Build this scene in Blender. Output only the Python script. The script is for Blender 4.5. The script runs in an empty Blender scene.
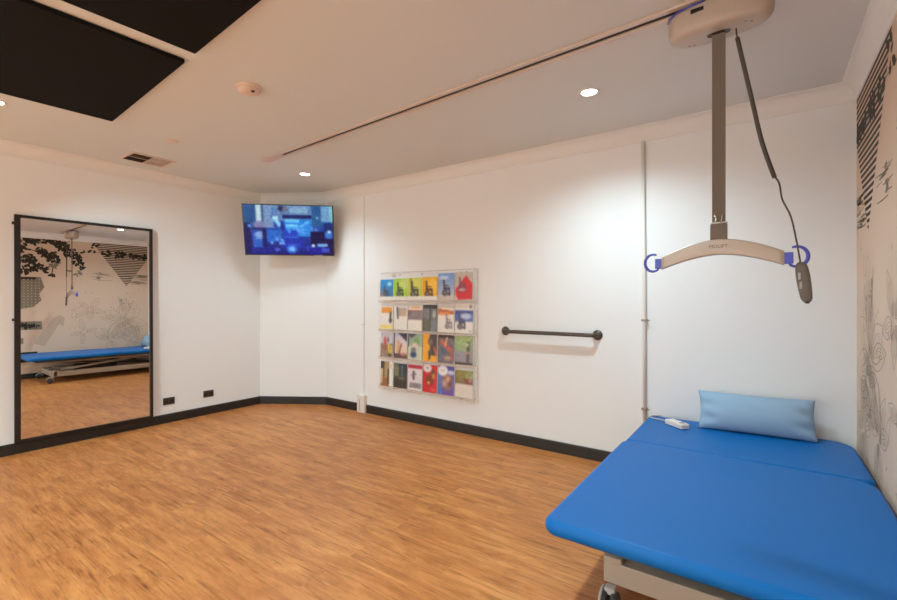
import bpy, bmesh, math, random
import numpy as np
from mathutils import Vector, Matrix

C = bpy.context.scene.collection
PI = math.pi

# ------------------------------------------------------------------ materials
def lin(c):
    c = c / 255.0
    return c / 12.92 if c <= 0.04045 else ((c + 0.055) / 1.055) ** 2.4

def rgb(r, g, b):
    return (lin(r), lin(g), lin(b), 1.0)

def mat(name, col, rough=0.5, metal=0.0, spec=0.5, bump=0.0, bscale=60.0, var=0.0, vscale=4.0, emit=None, estr=0.0, alpha=None):
    m = bpy.data.materials.new(name)
    m.use_nodes = True
    nt = m.node_tree
    b = nt.nodes["Principled BSDF"]
    b.inputs["Base Color"].default_value = col
    b.inputs["Roughness"].default_value = rough
    b.inputs["Metallic"].default_value = metal
    b.inputs["Specular IOR Level"].default_value = spec
    if emit:
        b.inputs["Emission Color"].default_value = emit
        b.inputs["Emission Strength"].default_value = estr
    tc = nt.nodes.new("ShaderNodeTexCoord")
    if var:
        n = nt.nodes.new("ShaderNodeTexNoise")
        n.inputs["Scale"].default_value = vscale
        n.inputs["Detail"].default_value = 5
        nt.links.new(tc.outputs["Object"], n.inputs["Vector"])
        mx = nt.nodes.new("ShaderNodeMix")
        mx.data_type = 'RGBA'
        mx.inputs["A"].default_value = tuple(c * (1 - var) for c in col[:3]) + (1,)
        mx.inputs["B"].default_value = tuple(min(1, c * (1 + var)) for c in col[:3]) + (1,)
        nt.links.new(n.outputs["Fac"], mx.inputs["Factor"])
        nt.links.new(mx.outputs["Result"], b.inputs["Base Color"])
    if bump:
        n = nt.nodes.new("ShaderNodeTexNoise")
        n.inputs["Scale"].default_value = bscale
        n.inputs["Detail"].default_value = 4
        nt.links.new(tc.outputs["Object"], n.inputs["Vector"])
        bp = nt.nodes.new("ShaderNodeBump")
        bp.inputs["Strength"].default_value = bump
        bp.inputs["Distance"].default_value = 0.01
        nt.links.new(n.outputs["Fac"], bp.inputs["Height"])
        nt.links.new(bp.outputs["Normal"], b.inputs["Normal"])
    if alpha is not None:
        tr = nt.nodes.new("ShaderNodeBsdfTransparent")
        ms = nt.nodes.new("ShaderNodeMixShader")
        ms.inputs[0].default_value = alpha
        out = nt.nodes["Material Output"]
        nt.links.new(tr.outputs[0], ms.inputs[1])
        nt.links.new(b.outputs[0], ms.inputs[2])
        nt.links.new(ms.outputs[0], out.inputs["Surface"])
    return m

def floor_material():
    m = bpy.data.materials.new("wood_plank_vinyl")
    m.use_nodes = True
    nt = m.node_tree
    N, Lk = nt.nodes.new, nt.links.new
    b = nt.nodes["Principled BSDF"]
    tc = N("ShaderNodeTexCoord")
    br = N("ShaderNodeTexBrick")
    br.offset = 0.37
    br.inputs["Scale"].default_value = 1.0
    br.inputs["Brick Width"].default_value = 1.25
    br.inputs["Row Height"].default_value = 0.155
    br.inputs["Mortar Size"].default_value = 0.0006
    br.inputs["Mortar Smooth"].default_value = 0.2
    br.inputs["Color1"].default_value = (0.0, 0.0, 0.0, 1)
    br.inputs["Color2"].default_value = (1, 1, 1, 1)
    br.inputs["Mortar"].default_value = (0.3, 0.3, 0.3, 1)
    Lk(tc.outputs["Object"], br.inputs["Vector"])
    sep = N("ShaderNodeSeparateXYZ"); Lk(tc.outputs["Object"], sep.inputs[0])
    # every plank gets its own grain offset
    off = N("ShaderNodeMath"); off.operation = 'MULTIPLY_ADD'
    Lk(br.outputs["Color"], off.inputs[0]); off.inputs[1].default_value = 7.0
    Lk(sep.outputs["Z"], off.inputs[2])
    cmb = N("ShaderNodeCombineXYZ")
    Lk(sep.outputs["X"], cmb.inputs["X"]); Lk(sep.outputs["Y"], cmb.inputs["Y"]); Lk(off.outputs[0], cmb.inputs["Z"])
    def grain(sx, sy, scale, detail, rough=0.6, dist=0.0):
        mp = N("ShaderNodeMapping")
        mp.inputs["Scale"].default_value = (sx, sy, 1)
        Lk(cmb.outputs[0], mp.inputs["Vector"])
        n = N("ShaderNodeTexNoise")
        n.inputs["Scale"].default_value = scale
        n.inputs["Detail"].default_value = detail
        n.inputs["Roughness"].default_value = rough
        n.inputs["Distortion"].default_value = dist
        Lk(mp.outputs[0], n.inputs["Vector"])
        return n
    def ramp(src, stops):
        r = N("ShaderNodeValToRGB")
        e = r.color_ramp.elements
        while len(e) < len(stops): e.new(0.5)
        for k, (p, c) in enumerate(stops):
            e[k].position = p; e[k].color = c
        Lk(src, r.inputs["Fac"])
        return r
    g1 = grain(1.0, 5.0, 2.4, 8, 0.68, 0.5)
    base = ramp(g1.outputs["Fac"], [(0.28, rgb(162, 95, 48)), (0.45, rgb(190, 117, 60)), (0.6, rgb(208, 136, 73)), (0.78, rgb(220, 152, 88))])
    g2 = grain(1.0, 15.0, 3.3, 8, 0.74, 0.5)
    streak = ramp(g2.outputs["Fac"], [(0.29, (0.22, 0.16, 0.12, 1)), (0.39, (0.72, 0.68, 0.62, 1)), (0.47, (1, 1, 1, 1))])
    mx = N("ShaderNodeMix"); mx.data_type = 'RGBA'; mx.blend_type = 'MULTIPLY'
    mx.inputs["Factor"].default_value = 0.75
    Lk(base.outputs["Color"], mx.inputs["A"]); Lk(streak.outputs["Color"], mx.inputs["B"])
    g3 = grain(1.1, 24.0, 3.0, 6, 0.7, 0.4)
    fine = ramp(g3.outputs["Fac"], [(0.34, (0.42, 0.33, 0.26, 1)), (0.46, (0.96, 0.95, 0.94, 1)), (0.60, (1.0, 1.0, 1.0, 1))])
    mx2 = N("ShaderNodeMix"); mx2.data_type = 'RGBA'; mx2.blend_type = 'MULTIPLY'
    mx2.inputs["Factor"].default_value = 0.75
    Lk(mx.outputs["Result"], mx2.inputs["A"]); Lk(fine.outputs["Color"], mx2.inputs["B"])
    # plank tone
    tone = ramp(br.outputs["Color"], [(0.0, (0.94, 0.93, 0.92, 1)), (1.0, (1.0, 1.0, 1.0, 1))])
    mx3 = N("ShaderNodeMix"); mx3.data_type = 'RGBA'; mx3.blend_type = 'MULTIPLY'
    mx3.inputs["Factor"].default_value = 1.0
    Lk(mx2.outputs["Result"], mx3.inputs["A"]); Lk(tone.outputs["Color"], mx3.inputs["B"])
    g4 = grain(1.3, 2.2, 3.0, 4, 0.6, 0.8)
    mott = ramp(g4.outputs["Fac"], [(0.3, (0.74, 0.70, 0.64, 1)), (0.5, (0.98, 0.98, 0.98, 1)), (0.7, (1.0, 1.0, 1.0, 1))])
    mx4 = N("ShaderNodeMix"); mx4.data_type = 'RGBA'; mx4.blend_type = 'MULTIPLY'
    mx4.inputs["Factor"].default_value = 0.8
    Lk(mx3.outputs["Result"], mx4.inputs["A"]); Lk(mott.outputs["Color"], mx4.inputs["B"])
    Lk(mx4.outputs["Result"], b.inputs["Base Color"])
    b.inputs["Roughness"].default_value = 0.42
    b.inputs["Specular IOR Level"].default_value = 0.28
    bp = N("ShaderNodeBump"); bp.inputs["Strength"].default_value = 0.15; bp.inputs["Distance"].default_value = 0.004
    Lk(g2.outputs["Fac"], bp.inputs["Height"]); Lk(bp.outputs["Normal"], b.inputs["Normal"])
    return m

def print_material(name, emit=0.0):
    m = bpy.data.materials.new(name)
    m.use_nodes = True
    nt = m.node_tree
    b = nt.nodes["Principled BSDF"]
    a = nt.nodes.new("ShaderNodeAttribute"); a.attribute_name = "Col"
    nt.links.new(a.outputs["Color"], b.inputs["Base Color"])
    b.inputs["Roughness"].default_value = 0.35
    if emit:
        b.inputs["Roughness"].default_value = 0.2
        nt.links.remove(b.inputs["Base Color"].links[0])
        b.inputs["Base Color"].default_value = (0.004, 0.004, 0.006, 1)
        nt.links.new(a.outputs["Color"], b.inputs["Emission Color"])
        b.inputs["Emission Strength"].default_value = emit
        b.inputs["Specular IOR Level"].default_value = 0.12
    return m

M = dict(
    wall=mat("painted_wall", rgb(236, 236, 234), 0.6, spec=0.25, bump=0.02, bscale=180),
    ceil=mat("ceiling_paint", rgb(214, 216, 213), 0.7, spec=0.2, bump=0.02, bscale=160),
    cornice=mat("cornice_paint", rgb(231, 228, 223), 0.6, spec=0.25),
    skirting=mat("skirting_espresso", rgb(28, 20, 13), 0.55),
    floor=floor_material(),
    mural_base=mat("mural_paper", rgb(214, 186, 162), 0.6, spec=0.2, var=0.05, vscale=3, bump=0.05, bscale=70),
    mural_black=mat("mural_black", rgb(46, 42, 33), 0.6, spec=0.2, var=0.3, vscale=18),
    mural_grey=mat("mural_grey", rgb(128, 118, 100), 0.6, spec=0.2, var=0.2, vscale=30),
    mural_faint=mat("mural_faint", rgb(190, 166, 142), 0.6, spec=0.2, var=0.04, vscale=12),
    mural_line=mat("mural_line", rgb(158, 138, 118), 0.6, spec=0.2),
    mirror=mat("mirror_glass", (0.86, 0.84, 0.82, 1), 0.0, 1.0),
    black_metal=mat("black_frame", rgb(24, 18, 15), 0.4),
    black_felt=mat("black_acoustic_felt", rgb(20, 16, 12), 0.9, spec=0.1, bump=0.2, bscale=300),
    socket=mat("socket_brown", rgb(62, 54, 48), 0.35),
    socket_dark=mat("socket_dark", rgb(38, 32, 28), 0.3),
    white_plastic=mat("white_plastic", rgb(226, 214, 202), 0.35),
    ceil_plastic=mat("ceiling_plastic", rgb(218, 194, 176), 0.4),
    hoist_plastic=mat("hoist_plastic", rgb(182, 166, 151), 0.35),
    hoist_dark=mat("hoist_dark", rgb(52, 42, 36), 0.5),
    alu=mat("aluminium", rgb(200, 190, 182), 0.35, 0.6),
    track_white=mat("track_white", rgb(206, 186, 172), 0.35),
    slot_dark=mat("slot_dark", rgb(30, 24, 20), 0.6),
    strap=mat("strap_webbing", rgb(112, 101, 89), 0.75, spec=0.2),
    cord=mat("cord_dark", rgb(66, 56, 48), 0.6),
    blue_plastic=mat("blue_plastic", rgb(66, 74, 182), 0.35),
    bar=mat("bar_coating", rgb(186, 170, 154), 0.4, 0.15),
    text=mat("dark_lettering", rgb(110, 88, 70), 0.5),
    handset=mat("handset_grey", rgb(96, 86, 76), 0.45),
    steel=mat("steel", rgb(210, 206, 200), 0.25, 0.8),
    vinyl=mat("blue_vinyl", rgb(0, 94, 166), 0.45, spec=0.17, bump=0.03, bscale=140),
    pillow=mat("pillow_cotton", rgb(142, 170, 194), 0.7, spec=0.2, bump=0.08, bscale=26),
    bedframe=mat("frame_beige", rgb(172, 154, 136), 0.4),
    bed_dark=mat("frame_dark", rgb(34, 30, 28), 0.5),
    rubber=mat("castor_rubber", rgb(62, 60, 60), 0.55),
    castor_cap=mat("castor_cap", rgb(178, 174, 168), 0.4),
    rail=mat("bronze_rail", rgb(78, 68, 60), 0.35, 0.5),
    pipe=mat("conduit_cream", rgb(228, 220, 210), 0.4),
    clip=mat("clip_metal", rgb(140, 128, 114), 0.4, 0.4),
    tv=mat("tv_black", rgb(14, 14, 18), 0.3),
    acrylic=mat("clear_acrylic", rgb(236, 228, 222), 0.1, alpha=0.05),
    acrylic_edge=mat("acrylic_edge", rgb(222, 208, 196), 0.2, alpha=0.34),
    lens=mat("downlight_lens", (1, 1, 1, 1), 0.4, emit=(1.0, 0.94, 0.86, 1), estr=14.0),
    prt=print_material("cover_print"),
    screen=print_material("lit_screen", 1.0),
)
for k in ("mirror",):
    M[k].node_tree.nodes["Principled BSDF"].inputs["Specular IOR Level"].default_value = 0.5

# ------------------------------------------------------------------ helpers
def link(name, me, parent=None, smooth=False):
    o = bpy.data.objects.new(name, me)
    C.objects.link(o)
    if parent is not None:
        o.parent = parent
    return o

def tag(o, label=None, cat=None, group=None, kind=None):
    if label: o["label"] = label
    if cat: o["category"] = cat
    if group: o["group"] = group
    if kind: o["kind"] = kind
    return o

def empty(name, loc, label, cat, rotz=0.0, group=None):
    o = bpy.data.objects.new(name, None)
    C.objects.link(o)
    o.empty_display_size = 0.05
    o.location = loc
    o.rotation_euler = (0, 0, rotz)
    return tag(o, label, cat, group)

class MB:
    """Collects shapes in one mesh; each shape takes a material."""
    def __init__(self, tf=None):
        self.v, self.f, self.mi, self.sm, self.mats = [], [], [], [], []
        self.tf = tf
    def idx(self, m):
        if m not in self.mats: self.mats.append(m)
        return self.mats.index(m)
    def add(self, vs, fs, m, smooth=False, tf=None):
        k = len(self.v); i = self.idx(m)
        for p in vs:
            p = Vector(p)
            if tf is not None: p = tf @ p
            if self.tf is not None: p = self.tf @ p
            self.v.append(tuple(p))
        for f in fs:
            self.f.append(tuple(a + k for a in f)); self.mi.append(i); self.sm.append(smooth)
        return self
    def box(self, x0, x1, y0, y1, z0, z1, m, tf=None, bev=0.0):
        if bev > 0:
            bm = bmesh.new()
            bmesh.ops.create_cube(bm, size=1)
            for v in bm.verts:
                v.co = ((x0 + x1) / 2 + v.co.x * (x1 - x0), (y0 + y1) / 2 + v.co.y * (y1 - y0), (z0 + z1) / 2 + v.co.z * (z1 - z0))
            bmesh.ops.bevel(bm, geom=list(bm.edges), offset=bev, segments=2, affect='EDGES', profile=0.5)
            return self.bm(bm, m, tf)
        vs = [(x, y, z) for z in (z0, z1) for y in (y0, y1) for x in (x0, x1)]
        fs = [(0, 2, 3, 1), (4, 5, 7, 6), (0, 1, 5, 4), (2, 6, 7, 3), (0, 4, 6, 2), (1, 3, 7, 5)]
        return self.add(vs, fs, m, False, tf)
    def bm(self, bm, m, tf=None, smooth=False):
        bm.verts.index_update()
        self.add([v.co[:] for v in bm.verts], [[v.index for v in f.verts] for f in bm.faces], m, smooth, tf)
        bm.free()
        return self
    def loft(self, rings, m, smooth=True, caps=True, tf=None, closed=True):
        n = len(rings[0]); vs = [p for r in rings for p in r]; fs = []
        for i in range(len(rings) - 1):
            for j in range(n if closed else n - 1):
                a, b = i * n + j, i * n + (j + 1) % n
                fs.append((a, b, b + n, a + n))
        self.add(vs, fs, m, smooth, tf)
        if caps:
            self.add(rings[0], [tuple(reversed(range(n)))], m, False, tf)
            self.add(rings[-1], [tuple(range(n))], m, False, tf)
        return self
    def tube(self, pts, r, m, seg=10, caps=True, tf=None):
        pts = [Vector(p) for p in pts]
        rr = r if isinstance(r, (list, tuple)) else [r] * len(pts)
        rings = []
        t0 = (pts[1] - pts[0]).normalized()
        up = Vector((0, 0, 1)) if abs(t0.z) < 0.9 else Vector((0, 1, 0))
        nrm = (up - t0 * up.dot(t0)).normalized()
        for i, p in enumerate(pts):
            t = (pts[min(i + 1, len(pts) - 1)] - pts[max(i - 1, 0)]).normalized()
            nrm = (nrm - t * nrm.dot(t)).normalized()
            bn = t.cross(nrm)
            rings.append([tuple(p + (nrm * math.cos(2 * PI * k / seg) + bn * math.sin(2 * PI * k / seg)) * rr[i]) for k in range(seg)])
        return self.loft(rings, m, True, caps, tf)
    def lathe(self, prof, m, seg=32, tf=None, caps=True):
        rings = [[(r * math.cos(2 * PI * k / seg), r * math.sin(2 * PI * k / seg), z) for k in range(seg)] for r, z in prof]
        return self.loft(rings, m, True, caps, tf)
    def prism(self, poly, y0, y1, m, tf=None):
        """polygon in (x, z) extruded along y"""
        n = len(poly)
        vs = [(x, y0, z) for x, z in poly] + [(x, y1, z) for x, z in poly]
        fs = [tuple(range(n)), tuple(reversed(range(n, 2 * n)))] + [(i, i + n, (i + 1) % n + n, (i + 1) % n) for i in range(n)]
        return self.add(vs, fs, m, False, tf)
    def build(self, name, parent=None):
        me = bpy.data.meshes.new(name)
        me.from_pydata(self.v, [], self.f)
        for m in self.mats: me.materials.append(m)
        me.polygons.foreach_set("material_index", self.mi)
        me.polygons.foreach_set("use_smooth", self.sm)
        bm = bmesh.new(); bm.from_mesh(me)
        bmesh.ops.remove_doubles(bm, verts=bm.verts, dist=1e-6)
        bmesh.ops.recalc_face_normals(bm, faces=bm.faces)
        bm.to_mesh(me); bm.free()
        me.update()
        return link(name, me, parent)

def bez(pts, n=24):
    """Catmull-Rom through points"""
    P = [Vector(p) for p in pts]; out = []
    for i in range(len(P) - 1):
        a, b, c, d = P[max(i - 1, 0)], P[i], P[i + 1], P[min(i + 2, len(P) - 1)]
        k = max(2, n // (len(P) - 1))
        for s in range(k):
            t = s / k
            out.append(0.5 * ((2 * b) + (c - a) * t + (2 * a - 5 * b + 4 * c - d) * t * t + (3 * b - a - 3 * c + d) * t ** 3))
    out.append(P[-1])
    return out

def rrect(x0, x1, y0, y1, r, n=8):
    """r: four corner radii in order (x0,y0) (x1,y0) (x1,y1) (x0,y1)"""
    if not isinstance(r, (list, tuple)): r = [r] * 4
    pts = []
    cs = [(x0 + r[0], y0 + r[0], r[0], PI), (x1 - r[1], y0 + r[1], r[1], 1.5 * PI), (x1 - r[2], y1 - r[2], r[2], 0), (x0 + r[3], y1 - r[3], r[3], 0.5 * PI)]
    for cx, cy, rad, a in cs:
        for k in range(n + 1):
            t = a + k / n * PI / 2
            pts.append((cx + rad * math.cos(t), cy + rad * math.sin(t)))
    return pts

def slab(mb, x0, x1, y0, y1, z0, z1, rc, re, m, seg=5, crown=0.0, tf=None):
    """rounded upholstered slab: plan corner radii rc, edge radius re"""
    rc = rc if isinstance(rc, (list, tuple)) else [rc] * 4
    rings = []
    def ring(ins, z):
        rr = [max(0.002, c - ins) for c in rc]
        rings.append([(x, y, z) for x, y in rrect(x0 + ins, x1 - ins, y0 + ins, y1 - ins, rr)])
    for k in range(seg + 1):
        t = k / seg * PI / 2
        ring(re * (1 - math.sin(t)), z0 + re * (1 - math.cos(t)))
    for k in range(seg + 1):
        t = k / seg * PI / 2
        ring(re * (1 - math.cos(t)), z1 - re + re * math.sin(t))
    if crown:
        for k in (0.06, 0.14, 0.25):
            ring(re + k * (x1 - x0) * 0.9, z1 + crown * min(1, k * 4))
    return mb.loft(rings, m, True, True, tf)

# painted surfaces: small colour grids drawn with simple shapes
class Paint:
    def __init__(self, w, h, col, seed=1):
        self.w, self.h = w, h
        self.a = np.zeros((h, w, 3)); self.a[:] = col
        self.rs = np.random.RandomState(seed)
        self.Y, self.X = np.mgrid[0:h, 0:w]
        self.X = self.X / (w - 1.0); self.Y = self.Y / (h - 1.0)
    def _mix(self, mask, col, k=1.0):
        mask = np.clip(mask, 0, 1)[..., None] * k
        self.a = self.a * (1 - mask) + np.array(col, float) * mask
        return self
    def rect(self, x0, y0, x1, y1, col, k=1.0):
        return self._mix(((self.X >= x0) & (self.X <= x1) & (self.Y >= y0) & (self.Y <= y1)).astype(float), col, k)
    def ell(self, cx, cy, rx, ry, col, k=1.0, soft=0.25):
        d = np.sqrt(((self.X - cx) / rx) ** 2 + ((self.Y - cy) / ry) ** 2)
        return self._mix((1 + soft - d) / (2 * soft), col, k)
    def line(self, x0, y0, x1, y1, w, col, k=1.0, asp=1.4):
        dx, dy = x1 - x0, (y1 - y0) * asp
        L2 = dx * dx + dy * dy + 1e-9
        px, py = self.X - x0, (self.Y - y0) * asp
        t = np.clip((px * dx + py * dy) / L2, 0, 1)
        d = np.sqrt((px - t * dx) ** 2 + (py - t * dy) ** 2)
        return self._mix((w - d) / (0.6 * w) + 0.3, col, k)
    def poly(self, pts, col, k=1.0):
        ins = np.zeros_like(self.X, bool)
        n = len(pts)
        for i in range(n):
            (xa, ya), (xb, yb) = pts[i], pts[(i + 1) % n]
            c = ((ya > self.Y) != (yb > self.Y)) & (self.X < (xb - xa) * (self.Y - ya) / (yb - ya + 1e-12) + xa)
            ins ^= c
        return self._mix(ins.astype(float), col, k)
    def vgrad(self, x0, y0, x1, y1, c0, c1):
        m = ((self.X >= x0) & (self.X <= x1) & (self.Y >= y0) & (self.Y <= y1))
        t = np.clip((self.Y - y0) / (y1 - y0), 0, 1)[..., None]
        g = np.array(c0, float) * (1 - t) + np.array(c1, float) * t
        self.a = np.where(m[..., None], g, self.a)
        return self
    def noise(self, amt, x0=0, y0=0, x1=1, y1=1):
        m = ((self.X >= x0) & (self.X <= x1) & (self.Y >= y0) & (self.Y <= y1))[..., None]
        self.a = self.a + m * self.rs.normal(0, amt, (self.h, self.w, 1)) + m * self.rs.normal(0, amt * 0.4, (self.h, self.w, 3))
        return self
    def chair(self, cx, cy, s, col=(50, 46, 48)):
        """a small seated-mobility-chair silhouette on a cover"""
        self.line(cx - 0.25 * s, cy - 0.95 * s * 0.7, cx - 0.18 * s, cy - 0.1 * s, 0.10 * s, col)
        self.line(cx - 0.18 * s, cy - 0.1 * s, cx + 0.35 * s, cy - 0.1 * s, 0.14 * s, col)
        self.line(cx - 0.1 * s, cy - 0.3 * s, cx + 0.25 * s, cy - 0.3 * s, 0.06 * s, col)
        self.line(cx + 0.35 * s, cy - 0.1 * s, cx + 0.45 * s, cy + 0.3 * s, 0.08 * s, col)
        self.ell(cx - 0.12 * s, cy + 0.18 * s, 0.3 * s, 0.2 * s, col)
        self.ell(cx - 0.12 * s, cy + 0.18 * s, 0.12 * s, 0.09 * s, (150, 140, 138))
        self.ell(cx + 0.32 * s, cy + 0.25 * s, 0.13 * s, 0.1 * s, col)
        return self
    def blur(self, n=1):
        for _ in range(n):
            p = np.pad(self.a, ((1, 1), (1, 1), (0, 0)), mode='edge')
            self.a = (p[:-2, 1:-1] + p[2:, 1:-1] + p[1:-1, :-2] + p[1:-1, 2:] + 2 * p[1:-1, 1:-1]) / 6
        return self
    def linear(self):
        c = np.clip(self.a, 0, 255) / 255.0
        c = np.where(c <= 0.04045, c / 12.92, ((c + 0.055) / 1.055) ** 2.4)
        return np.concatenate([c, np.ones(c.shape[:2] + (1,))], -1)

def painted_mesh(name, paint, W, H, depth, m, parent=None, back=(1, 1, 1, 1), bow=0.0):
    """flat sheet W x H in the local xz plane, facing -y, bottom centre at the origin, with a body behind it"""
    w, h = paint.w, paint.h
    vs, fs = [], []
    for j in range(h):
        for i in range(w):
            x = (i / (w - 1) - 0.5) * W; z = (1 - j / (h - 1)) * H
            vs.append((x, -depth + bow * (x / W * 2) ** 2, z))
    for j in range(h - 1):
        for i in range(w - 1):
            a = j * w + i
            fs.append((a, a + w, a + w + 1, a + 1))
    n = len(vs)
    b = [(-W / 2, -depth, 0), (W / 2, -depth, 0), (W / 2, -depth, H), (-W / 2, -depth, H), (-W / 2, 0, 0), (W / 2, 0, 0), (W / 2, 0, H), (-W / 2, 0, H)]
    if bow: b = [(x, y + (bow if y < 0 else bow), z) for x, y, z in b]
    vs += b
    fs += [tuple(n + k for k in f) for f in ((4, 7, 6, 5), (0, 4, 5, 1), (3, 2, 6, 7), (0, 3, 7, 4), (1, 5, 6, 2))]
    me = bpy.data.meshes.new(name)
    me.from_pydata(vs, [], fs)
    at = me.color_attributes.new("Col", 'FLOAT_COLOR', 'POINT')
    cols = np.concatenate([paint.linear().reshape(-1, 4), np.array([back] * 8)], 0)
    at.data.foreach_set("color", cols.astype(np.float32).ravel())
    me.materials.append(m)
    me.update()
    return link(name, me, parent)

def dup(root, loc, rotz=None, label=None, group=None):
    r = root.copy(); C.objects.link(r); r.location = loc
    if rotz is not None: r.rotation_euler = (0, 0, rotz)
    if label: r["label"] = label
    if group: r["group"] = group
    for ch in list(root.children):
        c = ch.copy(); C.objects.link(c); c.parent = r
        for g in list(ch.children):
            d = g.copy(); C.objects.link(d); d.parent = c
    return r

# ------------------------------------------------------------------ room
XL, YB, XR, YF, ZC = -5.13, 3.62, 0.450, -3.2, 2.6
CA, CB = (XL, 3.17), (-4.42, YB)          # chamfered corner wall
T = 0.12
def struct(mb, name, label):
    o = mb.build(name); tag(o, label, kind="structure"); return o

struct(MB().box(XL - T, XR + T, YF - T, YB + T, -0.12, 0, M['floor']), "floor", "warm brown wood-look vinyl plank floor")
struct(MB().box(XL - T, XR + T, YF - T, YB + T, ZC, ZC + 0.12, M['ceil']), "ceiling", "flat painted ceiling in warm cream")
struct(MB().box(XL - T, XL, YF, CA[1], 0, ZC, M['wall']), "wall_left", "cream painted left wall behind the mirror")
def quad_wall(A, B, t, m):
    d = Vector((B[0] - A[0], B[1] - A[1], 0)).normalized(); n = Vector((-d.y, d.x, 0)) * t
    a, b = Vector((*A, 0)), Vector((*B, 0))
    base = [a, b, b + n, a + n]
    vs = [tuple(p) for p in base] + [tuple(p + Vector((0, 0, ZC))) for p in base]
    return MB().add(vs, [(0, 1, 2, 3), (4, 7, 6, 5), (0, 4, 5, 1), (1, 5, 6, 2), (2, 6, 7, 3), (3, 7, 4, 0)], m)
struct(quad_wall(CA, CB, T, M['wall']), "wall_corner", "narrow angled cream wall under the television")
struct(MB().box(CB[0], XR + T, YB, YB + T, 0, ZC, M['wall']), "wall_back", "cream painted wall holding the brochure rack and grab rail")
struct(MB().box(XR, XR + T, YF, YB, 0, ZC, M['wall']), "wall_right", "right wall carrying the mural beside the treatment table")
struct(MB().box(XL, XR, YF - T, YF, 0, ZC, M['wall']), "wall_front", "plain cream wall behind the camera")

# perimeter path, inside the room, used for skirting and cornice
path = [(XL, YF), CA, CB, (XR, YB), (XR, YF)]
def offset_path(d):
    """points of the path pushed into the room by d (mitred)"""
    out = []
    n = len(path)
    for i, p in enumerate(path):
        ds = []
        if i > 0: ds.append((Vector(path[i]) - Vector(path[i - 1])).normalized())
        if i < n - 1: ds.append((Vector(path[i + 1]) - Vector(path[i])).normalized())
        ns = [Vector((v.y, -v.x)) for v in ds]
        if len(ns) == 1: o = ns[0] * d
        else:
            b = (ns[0] + ns[1]).normalized(); o = b * (d / b.dot(ns[0]))
        out.append((p[0] + o.x, p[1] + o.y))
    return out
def sweep(prof, i, m):
    """profile of (distance from wall, height) along segment i"""
    r0, r1 = [], []
    for d, z in prof:
        q = offset_path(d)
        r0.append((q[i][0], q[i][1], z)); r1.append((q[i + 1][0], q[i + 1][1], z))
    return MB().loft([r0, r1], m, False, True)
skirt = [(0.0, 0.0), (0.016, 0.0), (0.016, 0.082), (0.011, 0.092), (0.0, 0.092)]
for i, side in enumerate(("left", "corner", "back", "right")):
    struct(sweep(skirt, i, M['skirting']), "baseboard_" + side, "dark espresso baseboard along the %s wall" % side)
c = 0.107                                    # drop of the cornice on the wall
cd = 0.078                                   # reach of the cornice on the ceiling
cov = [(0.0, ZC), (0.0, ZC - c), (0.008, ZC - c)] + [(cd - 0.004 - (cd - 0.016) * math.cos(t), ZC - c + 0.006 + (c - 0.014) * math.sin(t)) for t in [k / 8 * PI / 2 for k in range(9)]] + [(cd, ZC - 0.006), (cd, ZC)]
for i in range(4):
    struct(sweep(cov, i, M['cornice']), "trim_%d" % (i + 1), "coved plaster cornice between wall and ceiling")

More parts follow.
